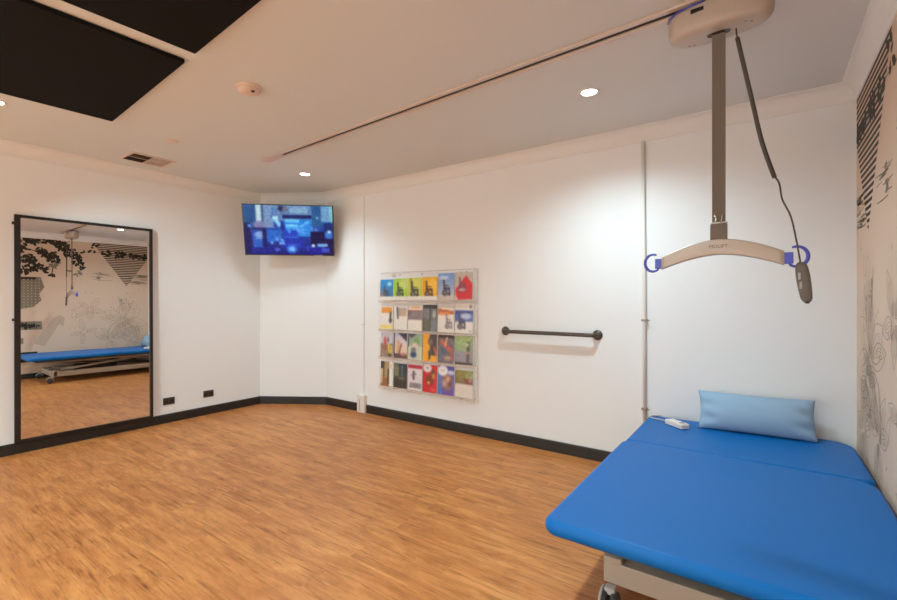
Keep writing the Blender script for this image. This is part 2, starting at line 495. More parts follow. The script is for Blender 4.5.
# ------------------------------------------------------------------ mural (printed paper on the right wall)
def mural():
    random.seed(11)
    mb = MB()
    X0 = XR - 0.0015
    mb.box(X0, XR - 0.0002, YF + 0.02, YB - 0.001, 0.092, ZC - c, M['mural_base'])
    xs = [X0 - 0.0006]
    def poly(pts, m, lift=0.0):
        x = xs[0] - lift
        mb.add([(x, y, z) for y, z in pts], [tuple(range(len(pts)))], m)
    def clip(y): return min(y, YB - 0.006)
    def leaf(y, z, L, w, a, m, lift=0.0):
        pts = []
        for k in range(10):
            t = k / 10 * 2 * PI
            u = math.cos(t) * L / 2; v = math.sin(t) * w / 2 * (1 - 0.45 * math.cos(t))
            py, pz = y + u * math.cos(a) - v * math.sin(a), z + u * math.sin(a) + v * math.cos(a)
            pts.append((clip(py), min(pz, ZC - c - 0.004)))
        poly(pts, m, lift)
    def stroke(pts, w, m, lift=0.0):
        P = [Vector((a, b)) for a, b in pts]
        for i in range(len(P) - 1):
            d = (P[i + 1] - P[i])
            if d.length < 1e-6: continue
            n = Vector((-d.y, d.x)).normalized() * w / 2
            q = [P[i] - n, P[i + 1] - n, P[i + 1] + n, P[i] + n]
            poly([(clip(a.x), a.y) for a in q], m, lift)
    # striped triangle hanging from the cornice
    ap, top, half = (3.245, 1.66), ZC - c - 0.002, 0.55
    n = 24
    for k in range(n):
        z1 = top - (top - ap[1]) * k / n
        z0 = z1 - (top - ap[1]) / n * 0.56
        def hw(z): return half * (z - ap[1]) / (top - ap[1])
        poly([(ap[0] - hw(z0), z0), (clip(ap[0] + hw(z0)), z0), (clip(ap[0] + hw(z1)), z1), (ap[0] - hw(z1), z1)], M['mural_black'])
    def cluster(yc, zc, ry, rz, cnt, L, m=M['mural_black'], lift=0.0006, ang=None):
        for _ in range(int(cnt * 0.62)):
            r = math.sqrt(random.random()); t = random.random() * 2 * PI
            a = random.random() * PI if ang is None else ang + random.gauss(0, 0.5)
            l = L * random.uniform(0.6, 1.25)
            leaf(yc + ry * r * math.cos(t), zc + rz * r * math.sin(t), l, l * random.uniform(0.35, 0.55), a, m, lift + random.random() * 0.0004)
    # leaves across the triangle
    for yc, zc, ry, rz, nn in ((3.42, 2.28, 0.12, 0.06, 34), (3.12, 2.30, 0.09, 0.06, 28), (3.27, 2.31, 0.09, 0.03, 10), (3.56, 2.27, 0.05, 0.05, 14), (2.92, 2.31, 0.07, 0.05, 14), (2.68, 2.31, 0.06, 0.03, 8), (2.56, 2.30, 0.04, 0.03, 4), (2.74, 2.42, 0.07, 0.04, 8)):
        cluster(yc, zc, ry, rz, nn, 0.075)
    stroke([(2.5, 2.30), (2.8, 2.31), (3.2, 2.29), (3.6, 2.27)], 0.007, M['mural_grey'], 0.0005)
    # hanging branches at the left
    for yc, zc, ry, rz, nn in ((1.75, 2.43, 0.16, 0.06, 60), (1.70, 2.32, 0.10, 0.09, 40), (2.05, 2.45, 0.22, 0.045, 80), (2.26, 2.38, 0.10, 0.08, 60), (2.36, 2.26, 0.10, 0.09, 56), (2.46, 2.14, 0.07, 0.09, 42), (2.54, 2.04, 0.035, 0.07, 22),
                               (2.06, 2.22, 0.12, 0.08, 56), (2.12, 2.12, 0.09, 0.08, 44), (1.95, 2.28, 0.08, 0.05, 20), (1.80, 2.10, 0.13, 0.09, 50), (1.86, 1.99, 0.12, 0.08, 44), (1.74, 1.93, 0.08, 0.07, 26), (2.04, 1.92, 0.06, 0.06, 20), (2.10, 1.84, 0.05, 0.03, 10), (1.45, 2.25, 0.25, 0.22, 120), (1.2, 2.38, 0.3, 0.1, 80)):
        cluster(yc, zc, ry * 1.08, rz * 1.08, nn, 0.07)
    for p in ([(1.1, 2.48), (1.7, 2.44), (2.2, 2.42), (2.45, 2.2), (2.57, 1.98)], [(1.6, 2.35), (1.9, 2.25), (2.1, 2.08), (2.1, 1.84)], [(1.4, 2.2), (1.75, 2.08), (1.95, 1.96)]):
        stroke([tuple(q)[:2] for q in bez([(a, b, 0) for a, b in p], 24)], 0.014, M['mural_black'], 0.0005)
    cluster(2.33, 1.92, 0.04, 0.03, 5, 0.06, M['mural_grey'])
    cluster(2.46, 1.90, 0.05, 0.06, 7, 0.07, M['mural_grey'])
    cluster(2.16, 2.06, 0.10, 0.08, 14, 0.08, M['mural_grey'], 0.0003)
    # dotted shade and blocks
    poly([(1.50, 1.80), (1.95, 1.80), (2.00, 1.62), (1.93, 1.50), (1.96, 1.38), (1.86, 1.27), (1.75, 1.24), (1.50, 1.20)], M['mural_grey'])
    for i in range(9):
        for j in range(11):
            leaf(1.53 + 0.05 * i, 1.25 + 0.05 * j, 0.016, 0.014, 0, M['mural_base'], 0.0004)
    poly([(1.68, 1.795), (1.89, 1.795), (1.89, 1.75), (1.68, 1.75)], M['mural_black'], 0.0004)
    poly([(1.4, 1.01), (1.96, 1.01), (1.97, 0.86), (1.4, 0.86)], M['mural_grey'], 0.0002)
    cluster(1.72, 0.935, 0.2, 0.055, 50, 0.06)
    poly([(1.4, 0.72), (1.72, 0.72), (1.72, 0.62), (1.4, 0.62)], M['mural_grey'], 0.0002)
    poly([(1.4, 0.47), (1.90, 0.47), (1.93, 0.29), (1.4, 0.29)], M['mural_black'], 0.0002)
    # soft diagonal smudge
    poly([(1.85, 0.62), (2.0, 0.55), (2.2, 0.95), (2.26, 0.90), (2.28, 1.05), (2.22, 1.12), (2.12, 1.06)], M['mural_faint'], 0.0002)
    # brush strokes beside the triangle
    random.seed(5)
    for k in range(26):
        y = random.uniform(3.36, 3.58); z = random.uniform(1.70, 1.90)
        stroke([(y - 0.08, z), (y, z + random.uniform(-.01, .01)), (y + 0.09, z)], random.uniform(0.004, 0.013), M['mural_grey'], 0.0004)
    for k in range(16):
        y = random.uniform(2.74, 2.98); z = random.uniform(1.74, 1.92)
        stroke([(y - 0.07, z), (y + 0.07, z + random.uniform(-.01, .01))], random.uniform(0.003, 0.007), M['mural_grey'], 0.0004)
    cluster(2.80, 1.86, 0.04, 0.07, 10, 0.05, M['mural_grey'], 0.0004)
    # line drawing of a large flower with leaves
    random.seed(21)
    def petal(y, z, L, w, a, wd=0.005, vein=True):
        pts = []
        for k in range(17):
            t = k / 16
            s = math.sin(PI * t ** 0.85) * w / 2
            pts.append((t * L, s))
        full = pts + [(p, -q) for p, q in reversed(pts)]
        rot = [(y + p * math.cos(a) - q * math.sin(a), z + p * math.sin(a) + q * math.cos(a)) for p, q in full]
        stroke(rot, wd, M['mural_line'], 0.0002)
        if vein:
            for s in (-0.22, 0.0, 0.22):
                v = [(t * L * 0.8, s * w * math.sin(PI * t)) for t in (0.1, 0.3, 0.5, 0.7, 0.9)]
                stroke([(y + p * math.cos(a) - q * math.sin(a), z + p * math.sin(a) + q * math.cos(a)) for p, q in v], wd * 0.6, M['mural_line'], 0.0002)
    for cy, cz, R, cnt in ((3.18, 0.98, 0.42, 10), (3.26, 0.86, 0.22, 6), (2.66, 1.20, 0.22, 5), (2.98, 0.62, 0.26, 6), (3.38, 0.58, 0.24, 5), (2.56, 0.78, 0.22, 4)):
        for k in range(cnt):
            a = 2 * PI * k / cnt + random.uniform(-0.35, 0.35)
            Lp = R * random.uniform(0.75, 1.1)
            if cy + Lp * math.cos(a) > YB - 0.02: Lp *= 0.7
            petal(cy + 0.03 * math.cos(a), cz + 0.03 * math.sin(a), Lp, R * random.uniform(0.32, 0.5), a)
    for k in range(9):
        a = random.uniform(0.9, 2.2)
        y = 3.22 + 0.1 * math.cos(a); z = 1.18
        stroke([(y, z), (y + 0.15 * math.cos(a), z + 0.3 * math.sin(a) * random.uniform(0.6, 1.1))], 0.004, M['mural_line'], 0.0002)
    cluster(3.16, 1.33, 0.05, 0.07, 7, 0.05, M['mural_line'], 0.0004)
    cluster(3.28, 1.28, 0.05, 0.05, 5, 0.04, M['mural_line'], 0.0004)
    for k in range(14):
        y = random.uniform(2.3, 3.55); z = random.uniform(0.35, 1.45); a = random.uniform(0, PI)
        petal(y, z, random.uniform(0.1, 0.22), random.uniform(0.03, 0.08), a, 0.0035, False)
    for k in range(18):
        y = random.uniform(2.2, 3.5); z = random.uniform(0.4, 1.6)
        leaf(y, z, 0.03, 0.012, random.uniform(0.6, 2.2), M['mural_line'], 0.0003)
    o = mb.build("wall_mural")
    return tag(o, "beige wall mural with striped dark triangle, black leaves and flower line drawing", "mural")
mural()

# ------------------------------------------------------------------ wall mirror
mir = empty("wall_mirror", (-5.09, 1.445, 0.095), "tall black-framed mirror leaning against the left wall", "mirror")
mir.rotation_euler = (0, math.radians(-0.55), math.radians(-1.75))
w2, hh, fw = 0.51, 1.915, 0.026
MB().box(-0.004, 0.0, -w2 + 0.01, w2 - 0.01, 0.01, hh - 0.01, M['mirror']).build("glass", mir)
fb = MB()
fb.box(-0.018, 0.012, -w2, -w2 + fw + 0.012, 0, hh, M['black_metal'])
fb.box(-0.018, 0.012, w2 - fw, w2, 0, hh, M['black_metal'])
fb.box(-0.018, 0.012, -w2 + fw, w2 - fw, 0, fw * 0.9, M['black_metal'])
fb.box(-0.018, 0.012, -w2 + fw, w2 - fw, hh - fw * 0.9, hh, M['black_metal'])
fb.build("frame", mir)
for zc in (1.83, 1.02):
    MB().box(-0.012, 0.006, -w2 - 0.014, -w2, zc, zc + 0.022, M['black_metal'], bev=0.002).build("wall_clip", mir)

# ------------------------------------------------------------------ power outlets
def outlet(y, z, label):
    t = empty("power_outlet", (XL, y, z), label, "power outlet", group="power outlets on the left wall")
    MB().box(0, 0.009, -0.056, 0.056, -0.037, 0.037, M['socket'], bev=0.003).build("plate", t)
    for s in (-1, 1):
        b = MB().box(0.009, 0.013, s * 0.027 - 0.021, s * 0.027 + 0.021, -0.026, 0.014, M['socket_dark'], bev=0.0015)
        for k in (-1, 1):
            b.box(0.013, 0.0136, s * 0.027 + k * 0.007 - 0.0015, s * 0.027 + k * 0.007 + 0.0015, -0.012, 0.0, M['tv'])
        b.build("socket", t)
        MB().box(0.009, 0.015, s * 0.027 - 0.008, s * 0.027 + 0.008, 0.019, 0.031, M['socket_dark'], bev=0.0015).build("switch", t)
    return t
outlet(2.125, 0.225, "dark brown double power outlet on left wall, nearer the mirror")
outlet(2.535, 0.232, "dark brown double power outlet on left wall, nearer the corner below the television")

# ------------------------------------------------------------------ television
def television():
    psi, tau = math.radians(7), math.radians(13)
    a = math.radians(35.4)
    R = Vector((math.cos(a), math.sin(a), 0)); F = Vector((-math.sin(a), math.cos(a), 0)); Zv = Vector((0, 0, 1))
    rv = math.cos(psi) * R + math.sin(psi) * F
    n0 = math.sin(psi) * R - math.cos(psi) * F
    u = math.cos(tau) * Zv + math.sin(tau) * n0
    nn = math.cos(tau) * n0 - math.sin(tau) * Zv
    t = empty("television", (0, 0, 0), "wall-mounted flat television showing a blue picture, tilted down in the corner", "television")
    rot = Matrix((rv, -nn, u)).transposed().to_4x4()      # local x right, y away from the viewer, z up
    t.matrix_world = Matrix.Translation((-4.472, 3.122, 2.09)) @ rot
    W, H = 1.005, 0.582
    MB().box(-W / 2, W / 2, 0.0, 0.03, -H / 2, H / 2, M['tv'], bev=0.004).box(-W * 0.3, W * 0.3, 0.03, 0.055, -H * 0.35, H * 0.25, M['tv'], bev=0.006).build("housing", t)
    p = Paint(120, 68, (16, 40, 120), 3)
    p.vgrad(0, 0, 1, 0.3, (96, 130, 176), (86, 118, 172)).vgrad(0, 0.3, 1, 1, (30, 80, 180), (8, 20, 110))
    p.rect(0, 0, 0.135, 0.5, (22, 72, 130)).rect(0.0, 0.36, 0.07, 1, (8, 14, 80))
    p.rect(0.135, 0, 0.2, 0.34, (176, 202, 216)).rect(0.16, 0, 0.17, 0.34, (206, 222, 230)).rect(0.2, 0, 0.22, 0.4, (52, 76, 120))
    p.rect(0.22, 0, 0.33, 0.46, (112, 140, 184))
    p.ell(0.17, 0.40, 0.07, 0.08, (120, 116, 166)).rect(0.09, 0.46, 0.24, 0.5, (20, 20, 90)).ell(0.17, 0.60, 0.06, 0.07, (130, 160, 220)).rect(0.20, 0.5, 0.25, 0.85, (10, 18, 90))
    p.rect(0.1, 0.68, 0.2, 0.88, (30, 84, 180)).rect(0.1, 0.67, 0.2, 0.695, (80, 130, 210)).rect(0.095, 0.55, 0.105, 0.9, (70, 110, 210))
    p.rect(0.06, 0.86, 0.34, 0.98, (10, 26, 130)).rect(0.25, 0.5, 0.42, 0.74, (28, 96, 196))
    p.line(0.31, 0.24, 0.33, 0.06, 0.012, (60, 110, 180)).line(0.34, 0.25, 0.42, 0.44, 0.03, (140, 206, 236)).rect(0.33, 0.22, 0.38, 0.26, (170, 220, 240))
    p.ell(0.42, 0.06, 0.035, 0.06, (30, 36, 70)).ell(0.47, 0.07, 0.03, 0.05, (96, 96, 120)).rect(0.52, 0.02, 0.72, 0.15, (128, 170, 200), 0.8)
    p.rect(0.43, 0.19, 0.78, 0.265, (10, 24, 92)).rect(0.455, 0.27, 0.77, 0.62, (34, 130, 224)).rect(0.455, 0.27, 0.62, 0.34, (96, 190, 240)).rect(0.47, 0.385, 0.6, 0.42, (120, 206, 250)).rect(0.47, 0.44, 0.6, 0.455, (90, 180, 240))
    p.line(0.63, 0.43, 0.72, 0.32, 0.014, (120, 200, 246)).line(0.58, 0.46, 0.68, 0.49, 0.012, (110, 180, 246)).rect(0.76, 0.30, 0.772, 0.55, (120, 170, 230))
    p.poly([(0.42, 0.3), (0.47, 0.5), (0.46, 0.62), (0.40, 0.44)], (14, 40, 140))
    p.rect(0.44, 0.50, 0.6, 0.66, (16, 60, 190)).rect(0.49, 0.5, 0.52, 0.56, (90, 150, 236)).line(0.6, 0.5, 0.68, 0.56, 0.02, (100, 160, 240)).rect(0.42, 0.66, 0.66, 0.86, (14, 44, 168)).rect(0.44, 0.64, 0.6, 0.655, (70, 120, 220)).rect(0.43, 0.79, 0.62, 0.80, (60, 100, 220))
    p.ell(0.525, 0.885, 0.06, 0.085, (50, 110, 226)).ell(0.525, 0.885, 0.03, 0.045, (120, 190, 250)).ell(0.72, 0.87, 0.035, 0.06, (40, 60, 190)).ell(0.36, 0.90, 0.03, 0.03, (70, 100, 210))
    for cx, cy in ((0.36, 0.68), (0.42, 0.70), (0.3, 0.76), (0.43, 0.76), (0.40, 0.77), (0.06, 0.42)):
        p.ell(cx, cy, 0.018, 0.03, (110, 160, 240))
    p.rect(0.76, 0, 0.885, 0.42, (28, 82, 138)).ell(0.825, 0.24, 0.012, 0.02, (140, 200, 230)).ell(0.81, 0.5, 0.02, 0.05, (80, 130, 200)).rect(0.74, 0.52, 0.9, 0.80, (8, 8, 62)).rect(0.87, 0, 1, 0.32, (104, 150, 196)).rect(0.96, 0, 1, 0.3, (120, 184, 196))
    p.ell(0.95, 0.43, 0.06, 0.1, (10, 36, 100)).ell(0.95, 0.58, 0.04, 0.08, (60, 120, 200)).ell(0.96, 0.52, 0.02, 0.03, (190, 220, 240)).rect(0.9, 0.66, 1, 1, (20, 14, 70))
    p.rect(0.82, 0.77, 0.94, 0.83, (120, 170, 230)).ell(0.77, 0.81, 0.02, 0.03, (190, 226, 244)).rect(0.86, 0.86, 0.95, 0.95, (60, 76, 200)).rect(0.72, 0.86, 0.86, 0.98, (18, 24, 140))
    p.blur(1).noise(14).blur(1)
    s = painted_mesh("screen", p, W - 0.022, H - 0.024, 0.0015, M['screen'], t, back=(0.01, 0.01, 0.02, 1))
    s.location = (0, -0.0002, -H / 2 + 0.013)
    MB().box(W * 0.27, W * 0.37, -0.0012, 0.0, -H / 2 + 0.002, -H / 2 + 0.008, M['castor_cap']).build("badge", t)
    # mount reaching the wall corner
    mb = MB()
    mb.box(-0.2, 0.2, 0.055, 0.07, -0.15, 0.12, M['black_metal'])
    mb.tube([(0, 0.07, 0.0), (0, 0.20, 0.03), (0.02, 0.33, 0.06)], 0.02, M['black_metal'])
    mb.build("wall_mount", t)
    return t
television()

# ------------------------------------------------------------------ brochure rack
RX0, RX1 = -3.49, -2.245
rack = empty("brochure_rack", ((RX0 + RX1) / 2, YB, 0.30), "large clear acrylic wall rack holding four rows of brochures", "brochure rack")
ox, oz = (RX0 + RX1) / 2, 0.30
MB().box(RX0 - ox, RX1 - ox + 0.02, -0.012, -0.006, 0, 1.29, M['acrylic']).build("back_panel", rack)
eb = MB()
eb.box(RX1 - ox + 0.008, RX1 - ox + 0.022, -0.016, -0.004, 0.02, 1.29, M['acrylic_edge'])
eb.box(RX0 - ox, RX1 - ox + 0.02, -0.014, -0.005, 1.284, 1.29, M['acrylic_edge'])
eb.build("edge_strip", rack)
rows_z = [1.287, 0.970, 0.667, 0.350]
cols_x = [-3.482, -3.286, -3.084, -2.883, -2.688, -2.480, -2.262]
for z in rows_z:
    b = MB()
    b.box(RX0 - ox + 0.005, RX1 - ox + 0.01, -0.050, -0.046, z - oz - 0.026, z - oz + 0.003, M['acrylic_edge'])
    b.box(RX0 - ox + 0.005, RX1 - ox + 0.01, -0.046, -0.012, z - oz - 0.008, z - oz - 0.004, M['acrylic_edge'])
    for x in cols_x:
        b.box(x - ox - 0.001, x - ox + 0.001, -0.048, -0.012, z - oz - 0.02, z - oz + 0.21, M['acrylic'])
    b.build("pocket", rack)
for x in (-3.2, -2.9, -2.35):
    for z in (1.56,):
        MB().lathe([(0.009, 0), (0.009, 0.006), (0.004, 0.009)], M['acrylic_edge'], 12, Matrix.Translation((x - ox, -0.012, z - oz)) @ Matrix.Rotation(PI / 2, 4, 'X')).build("standoff", rack)
for x in (-3.3, -2.42):
    for z in (0.33, 1.55):
        MB().box(x - ox - 0.02, x - ox + 0.02, -0.006, -0.001, z - oz - 0.015, z - oz + 0.015, M['acrylic_edge']).build("wall_spacer", rack)

WHT = (236, 228, 218)
def P(col, seed): return Paint(22, 30, col, seed)
def band(p): return p.rect(0, 0.82, 1, 1, WHT)
cov = {}
p = P((32, 140, 210), 1); p.vgrad(0, 0, 1, 0.82, (28, 146, 218), (44, 108, 160)); p.ell(0.7, 0.22, 0.16, 0.10, (160, 220, 250)).poly([(0, 0.4), (0.45, 0.82), (0, 0.82)], (120, 120, 130)).chair(0.42, 0.62, 0.42); band(p); cov[0, 0] = (p, .23, "bright blue brochure with a grey mobility chair, first in the top row")
p = P((160, 200, 50), 2); p.ell(0.8, 0.25, 0.4, 0.25, (196, 212, 110)).chair(0.45, 0.58, 0.55); band(p); cov[0, 1] = (p, .235, "lime green brochure beside the bright blue one in the top row")
p = P((196, 200, 70), 3); p.ell(0.7, 0.25, 0.4, 0.3, (214, 210, 90)).chair(0.45, 0.60, 0.62).line(0.22, 0.05, 0.24, 0.5, 0.035, (70, 66, 50)); band(p); cov[0, 2] = (p, .238, "yellow-green brochure with a tall-backed chair in the top row")
p = P((240, 176, 32), 4); p.ell(0.7, 0.4, 0.3, 0.3, (250, 196, 60)).chair(0.4, 0.60, 0.62, (80, 52, 40)); band(p); cov[0, 3] = (p, .242, "orange-yellow brochure with a powered chair in the top row")
p = P((120, 156, 212), 5); p.vgrad(0, 0, 1, 0.8, (112, 150, 214), (178, 184, 206)); p.ell(0.35, 0.16, 0.3, 0.07, (200, 214, 240)).rect(0, 0.78, 1, 1, (206, 190, 178)).chair(0.5, 0.62, 0.55); cov[0, 4] = (p, .272, "tall pale blue brochure with a powered chair, fifth in the top row")
p = P((198, 184, 170), 6); p.poly([(0.62, 0.12), (1.0, 0.45), (1.0, 0.95), (0.2, 0.97), (0, 0.72), (0.02, 0.58)], (214, 28, 42)).chair(0.38, 0.52, 0.5, (110, 70, 80)).ell(0.4, 0.62, 0.22, 0.04, (220, 180, 180)); cov[0, 5] = (p, .275, "grey brochure with a big red shape, last in the top row")
p = P(WHT, 7); p.rect(0.05, 0.04, 0.95, 0.28, (226, 146, 54)).line(0.8, 0.3, 0.8, 0.68, 0.09, (60, 54, 54)).ell(0.8, 0.6, 0.14, 0.08, (70, 64, 64)).rect(0, 0.82, 1, 0.98, (240, 212, 118)); cov[1, 0] = (p, .255, "white brochure with an orange block and yellow foot, first in the second row")
p = P(WHT, 8); p.rect(0.2, 0.10, 0.95, 0.42, (176, 156, 142)).line(0.25, 0.1, 0.3, 0.5, 0.08, (84, 84, 84)).rect(0.5, 0.18, 0.9, 0.4, (196, 160, 130)).noise(8, 0.2, 0.1, 0.95, 0.45); cov[1, 1] = (p, .262, "white brochure with one small grey photo, second in the second row")
p = P(WHT, 9); p.rect(0.15, 0.05, 0.85, 0.11, (216, 150, 70)).rect(0, 0.22, 1, 0.56, (132, 116, 116)).rect(0, 0.2, 1, 0.25, (160, 90, 80)).noise(18, 0, 0.22, 1, 0.56); cov[1, 2] = (p, .268, "cream brochure with a gold title above a wide grey photo")
p = P((98, 92, 86), 10); p.rect(0, 0, 1, 0.13, (40, 34, 32)).rect(0, 0.15, 0.5, 0.5, (120, 114, 118)).rect(0.55, 0.15, 1, 0.5, (110, 106, 100)).ell(0.78, 0.35, 0.1, 0.14, (190, 190, 186)).rect(0, 0.55, 0.48, 1, (92, 90, 70)).rect(0.54, 0.55, 1, 1, (120, 122, 124)).rect(0.48, 0.1, 0.54, 1, (50, 48, 46)).noise(14); cov[1, 3] = (p, .272, "dark grey brochure with a grid of photos in the second row")
p = P(WHT, 11); p.rect(0, 0.03, 1, 0.1, (206, 190, 168)).poly([(0, 0.12), (1, 0.2), (1, 0.34), (0, 0.34)], (196, 96, 46)).rect(0.05, 0.26, 0.7, 0.36, (232, 150, 92)).chair(0.65, 0.68, 0.5, (128, 116, 120)); cov[1, 4] = (p, .270, "white brochure with a rust-orange band and small chair in the second row")
p = P(WHT, 12); p.rect(0, 0.22, 1, 0.6, (86, 104, 172)).ell(0.6, 0.42, 0.3, 0.1, (190, 200, 226)).rect(0, 0.22, 1, 0.32, (64, 72, 140)).rect(0.05, 0.07, 0.65, 0.13, (206, 200, 190)).ell(0.86, 0.1, 0.05, 0.05, (40, 40, 50)).chair(0.35, 0.68, 0.5, (66, 60, 72)).ell(0.85, 0.93, 0.07, 0.02, (130, 120, 110)); cov[1, 5] = (p, .288, "white brochure with a deep blue photo, last in the second row")
p = P((206, 200, 210), 13); p.rect(0, 0.42, 1, 1, (150, 124, 100)).ell(0.35, 0.35, 0.12, 0.18, (190, 70, 80)).ell(0.6, 0.3, 0.08, 0.12, (120, 100, 120)).line(0.65, 0.5, 0.7, 0.85, 0.08, (230, 190, 60)).line(0.85, 0.55, 0.9, 0.85, 0.07, (226, 180, 70)).ell(0.3, 0.6, 0.25, 0.12, (150, 90, 80)).ell(0.75, 0.9, 0.16, 0.06, (50, 44, 44)).noise(22, 0, 0.3, 1, 1); cov[2, 0] = (p, .268, "pale brochure of a colourful crowd, first in the third row")
p = P((228, 206, 190), 14); p.vgrad(0, 0, 1, 0.7, (196, 200, 226), (236, 202, 170)); p.poly([(0.3, 0), (1, 0), (1, 0.35)], (66, 50, 66)).line(0.35, 0.35, 0.3, 0.75, 0.09, (214, 160, 120)).line(0.55, 0.45, 0.4, 0.85, 0.07, (150, 84, 60)).rect(0, 0.8, 1, 1, (92, 60, 56)).ell(0.75, 0.82, 0.25, 0.06, (200, 130, 120)).rect(0, 0, 0.05, 1, (66, 50, 60)); cov[2, 1] = (p, .272, "sunset-toned brochure with dark edges, second in the third row")
p = P((206, 206, 178), 15); p.rect(0, 0, 1, 0.45, (150, 170, 140)).poly([(0.05, 0), (0.6, 0), (0.2, 0.2)], (66, 56, 70)).ell(0.6, 0.3, 0.2, 0.15, (120, 160, 90)).ell(0.5, 0.42, 0.2, 0.08, (230, 196, 170)).ell(0.4, 0.8, 0.22, 0.12, (44, 60, 104)).ell(0.4, 0.62, 0.18, 0.1, (110, 116, 120)).rect(0, 0, 0.06, 0.5, (60, 60, 90)); cov[2, 2] = (p, .272, "garden photo brochure with a navy chair in the third row")
p = P((246, 166, 32), 16); p.poly([(0.5, 0), (1, 0), (1, 0.75), (0.4, 0.95), (0.35, 0.3)], (70, 60, 62)).ell(0.55, 0.3, 0.15, 0.1, (120, 100, 96)).rect(0.55, 0.76, 1, 1, (246, 168, 40)).line(0.8, 0.5, 0.95, 0.75, 0.08, (196, 90, 60)).ell(0.3, 0.5, 0.2, 0.16, (244, 172, 50)); cov[2, 3] = (p, .282, "orange brochure with dark figures in the third row")
p = P((112, 100, 104), 17); p.rect(0, 0, 1, 0.12, (50, 42, 42)).line(0.25, 0.25, 0.8, 0.55, 0.12, (206, 96, 70)).line(0.55, 0.12, 0.45, 0.35, 0.07, (214, 170, 120)).line(0.8, 0.5, 0.85, 0.85, 0.07, (176, 84, 70)).ell(0.35, 0.6, 0.2, 0.12, (84, 90, 110)).ell(0.6, 0.82, 0.2, 0.08, (190, 150, 120)).noise(12); cov[2, 4] = (p, .280, "grey brochure with a red-orange streak in the third row")
p = P((150, 170, 118), 18); p.vgrad(0, 0, 1, 0.5, (160, 176, 110), (150, 180, 130)); p.rect(0, 0.52, 1, 0.9, (150, 142, 150)).rect(0, 0.9, 1, 1, (80, 66, 56)).line(0.75, 0.25, 0.72, 0.85, 0.1, (96, 90, 84)).ell(0.7, 0.3, 0.07, 0.05, (220, 200, 180)).ell(0.72, 0.58, 0.1, 0.03, (220, 150, 130)).noise(14, 0, 0, 1, 0.5); cov[2, 5] = (p, .280, "green park photo brochure, last in the third row")
p = P(WHT, 19); p.rect(0, 0, 0.68, 1, (176, 148, 104)).rect(0, 0, 0.3, 0.28, (54, 46, 40)).rect(0.2, 0.1, 0.3, 0.7, (90, 66, 42)).rect(0, 0.68, 0.68, 1, (160, 100, 54)).rect(0.55, 0.3, 0.68, 0.9, (70, 56, 44)).rect(0, 0.3, 0.15, 0.9, (206, 180, 140)).ell(0.82, 0.14, 0.04, 0.03, (200, 40, 60)).ell(0.82, 0.24, 0.04, 0.03, (200, 60, 70)); cov[3, 0] = (p, .268, "brown interior brochure with a white right strip, first in the bottom row")
p = P((66, 62, 50), 20); p.rect(0, 0.05, 0.38, 0.55, (120, 120, 86)).rect(0.4, 0, 1, 0.5, (44, 54, 60)).rect(0.55, 0.1, 0.65, 0.5, (90, 110, 120)).ell(0.55, 0.62, 0.25, 0.06, (112, 108, 86)).rect(0, 0.65, 1, 1, (58, 50, 40)).noise(10); cov[3, 1] = (p, .262, "dark green interior brochure, second in the bottom row")
p = P((224, 210, 212), 21); p.rect(0, 0.02, 1, 0.14, (176, 24, 48)).line(0.4, 0.3, 0.4, 0.55, 0.09, (84, 70, 84)).line(0.25, 0.42, 0.55, 0.36, 0.04, (110, 90, 100)).rect(0.1, 0.72, 0.95, 0.92, (120, 108, 112), 0.8).noise(24, 0.1, 0.7, 0.95, 0.92).rect(0, 0.93, 1, 1, WHT); cov[3, 2] = (p, .268, "white brochure with a dark red header in the bottom row")
p = P((206, 38, 48), 22); p.line(0.7, 0.25, 0.6, 0.6, 0.16, (110, 70, 40)).ell(0.45, 0.55, 0.25, 0.18, (130, 60, 40)).ell(0.75, 0.4, 0.12, 0.1, (196, 140, 70)).ell(0.4, 0.65, 0.1, 0.05, (226, 180, 90)).ell(0.3, 0.12, 0.3, 0.16, (240, 232, 228), 1, 0.1).rect(0.2, 0.1, 0.42, 0.14, (180, 170, 180)).ell(0.7, 0.88, 0.2, 0.06, (230, 80, 70)); cov[3, 3] = (p, .282, "red brochure with a white round badge in the bottom row")
p = P((92, 104, 186), 23); p.vgrad(0, 0, 1, 1, (88, 92, 168), (110, 76, 160)); p.rect(0, 0.3, 0.25, 1, (84, 120, 196)).ell(0.55, 0.55, 0.36, 0.28, (150, 110, 90)).ell(0.62, 0.45, 0.12, 0.1, (226, 170, 130)).ell(0.4, 0.6, 0.14, 0.12, (190, 160, 160)).ell(0.75, 0.6, 0.1, 0.12, (110, 70, 70)).ell(0.8, 0.22, 0.22, 0.07, (216, 214, 236)).ell(0.28, 0.17, 0.32, 0.18, (242, 238, 236), 1, 0.1).rect(0.15, 0.15, 0.42, 0.19, (170, 190, 210)); cov[3, 4] = (p, .288, "purple-blue brochure with a white round badge in the bottom row")
p = P((226, 212, 198), 24); p.rect(0, 0, 1, 0.5, (140, 130, 60)).rect(0, 0.34, 0.5, 0.5, (140, 110, 84)).ell(0.8, 0.2, 0.25, 0.15, (156, 160, 104)).rect(0.5, 0.3, 1, 0.5, (124, 76, 60)).ell(0.85, 0.36, 0.12, 0.06, (186, 130, 110)).noise(14, 0, 0, 1, 0.5); cov[3, 5] = (p, .262, "cream brochure with a green-brown photo on top, last in the bottom row")
rowname = ["top", "second", "third", "bottom"]
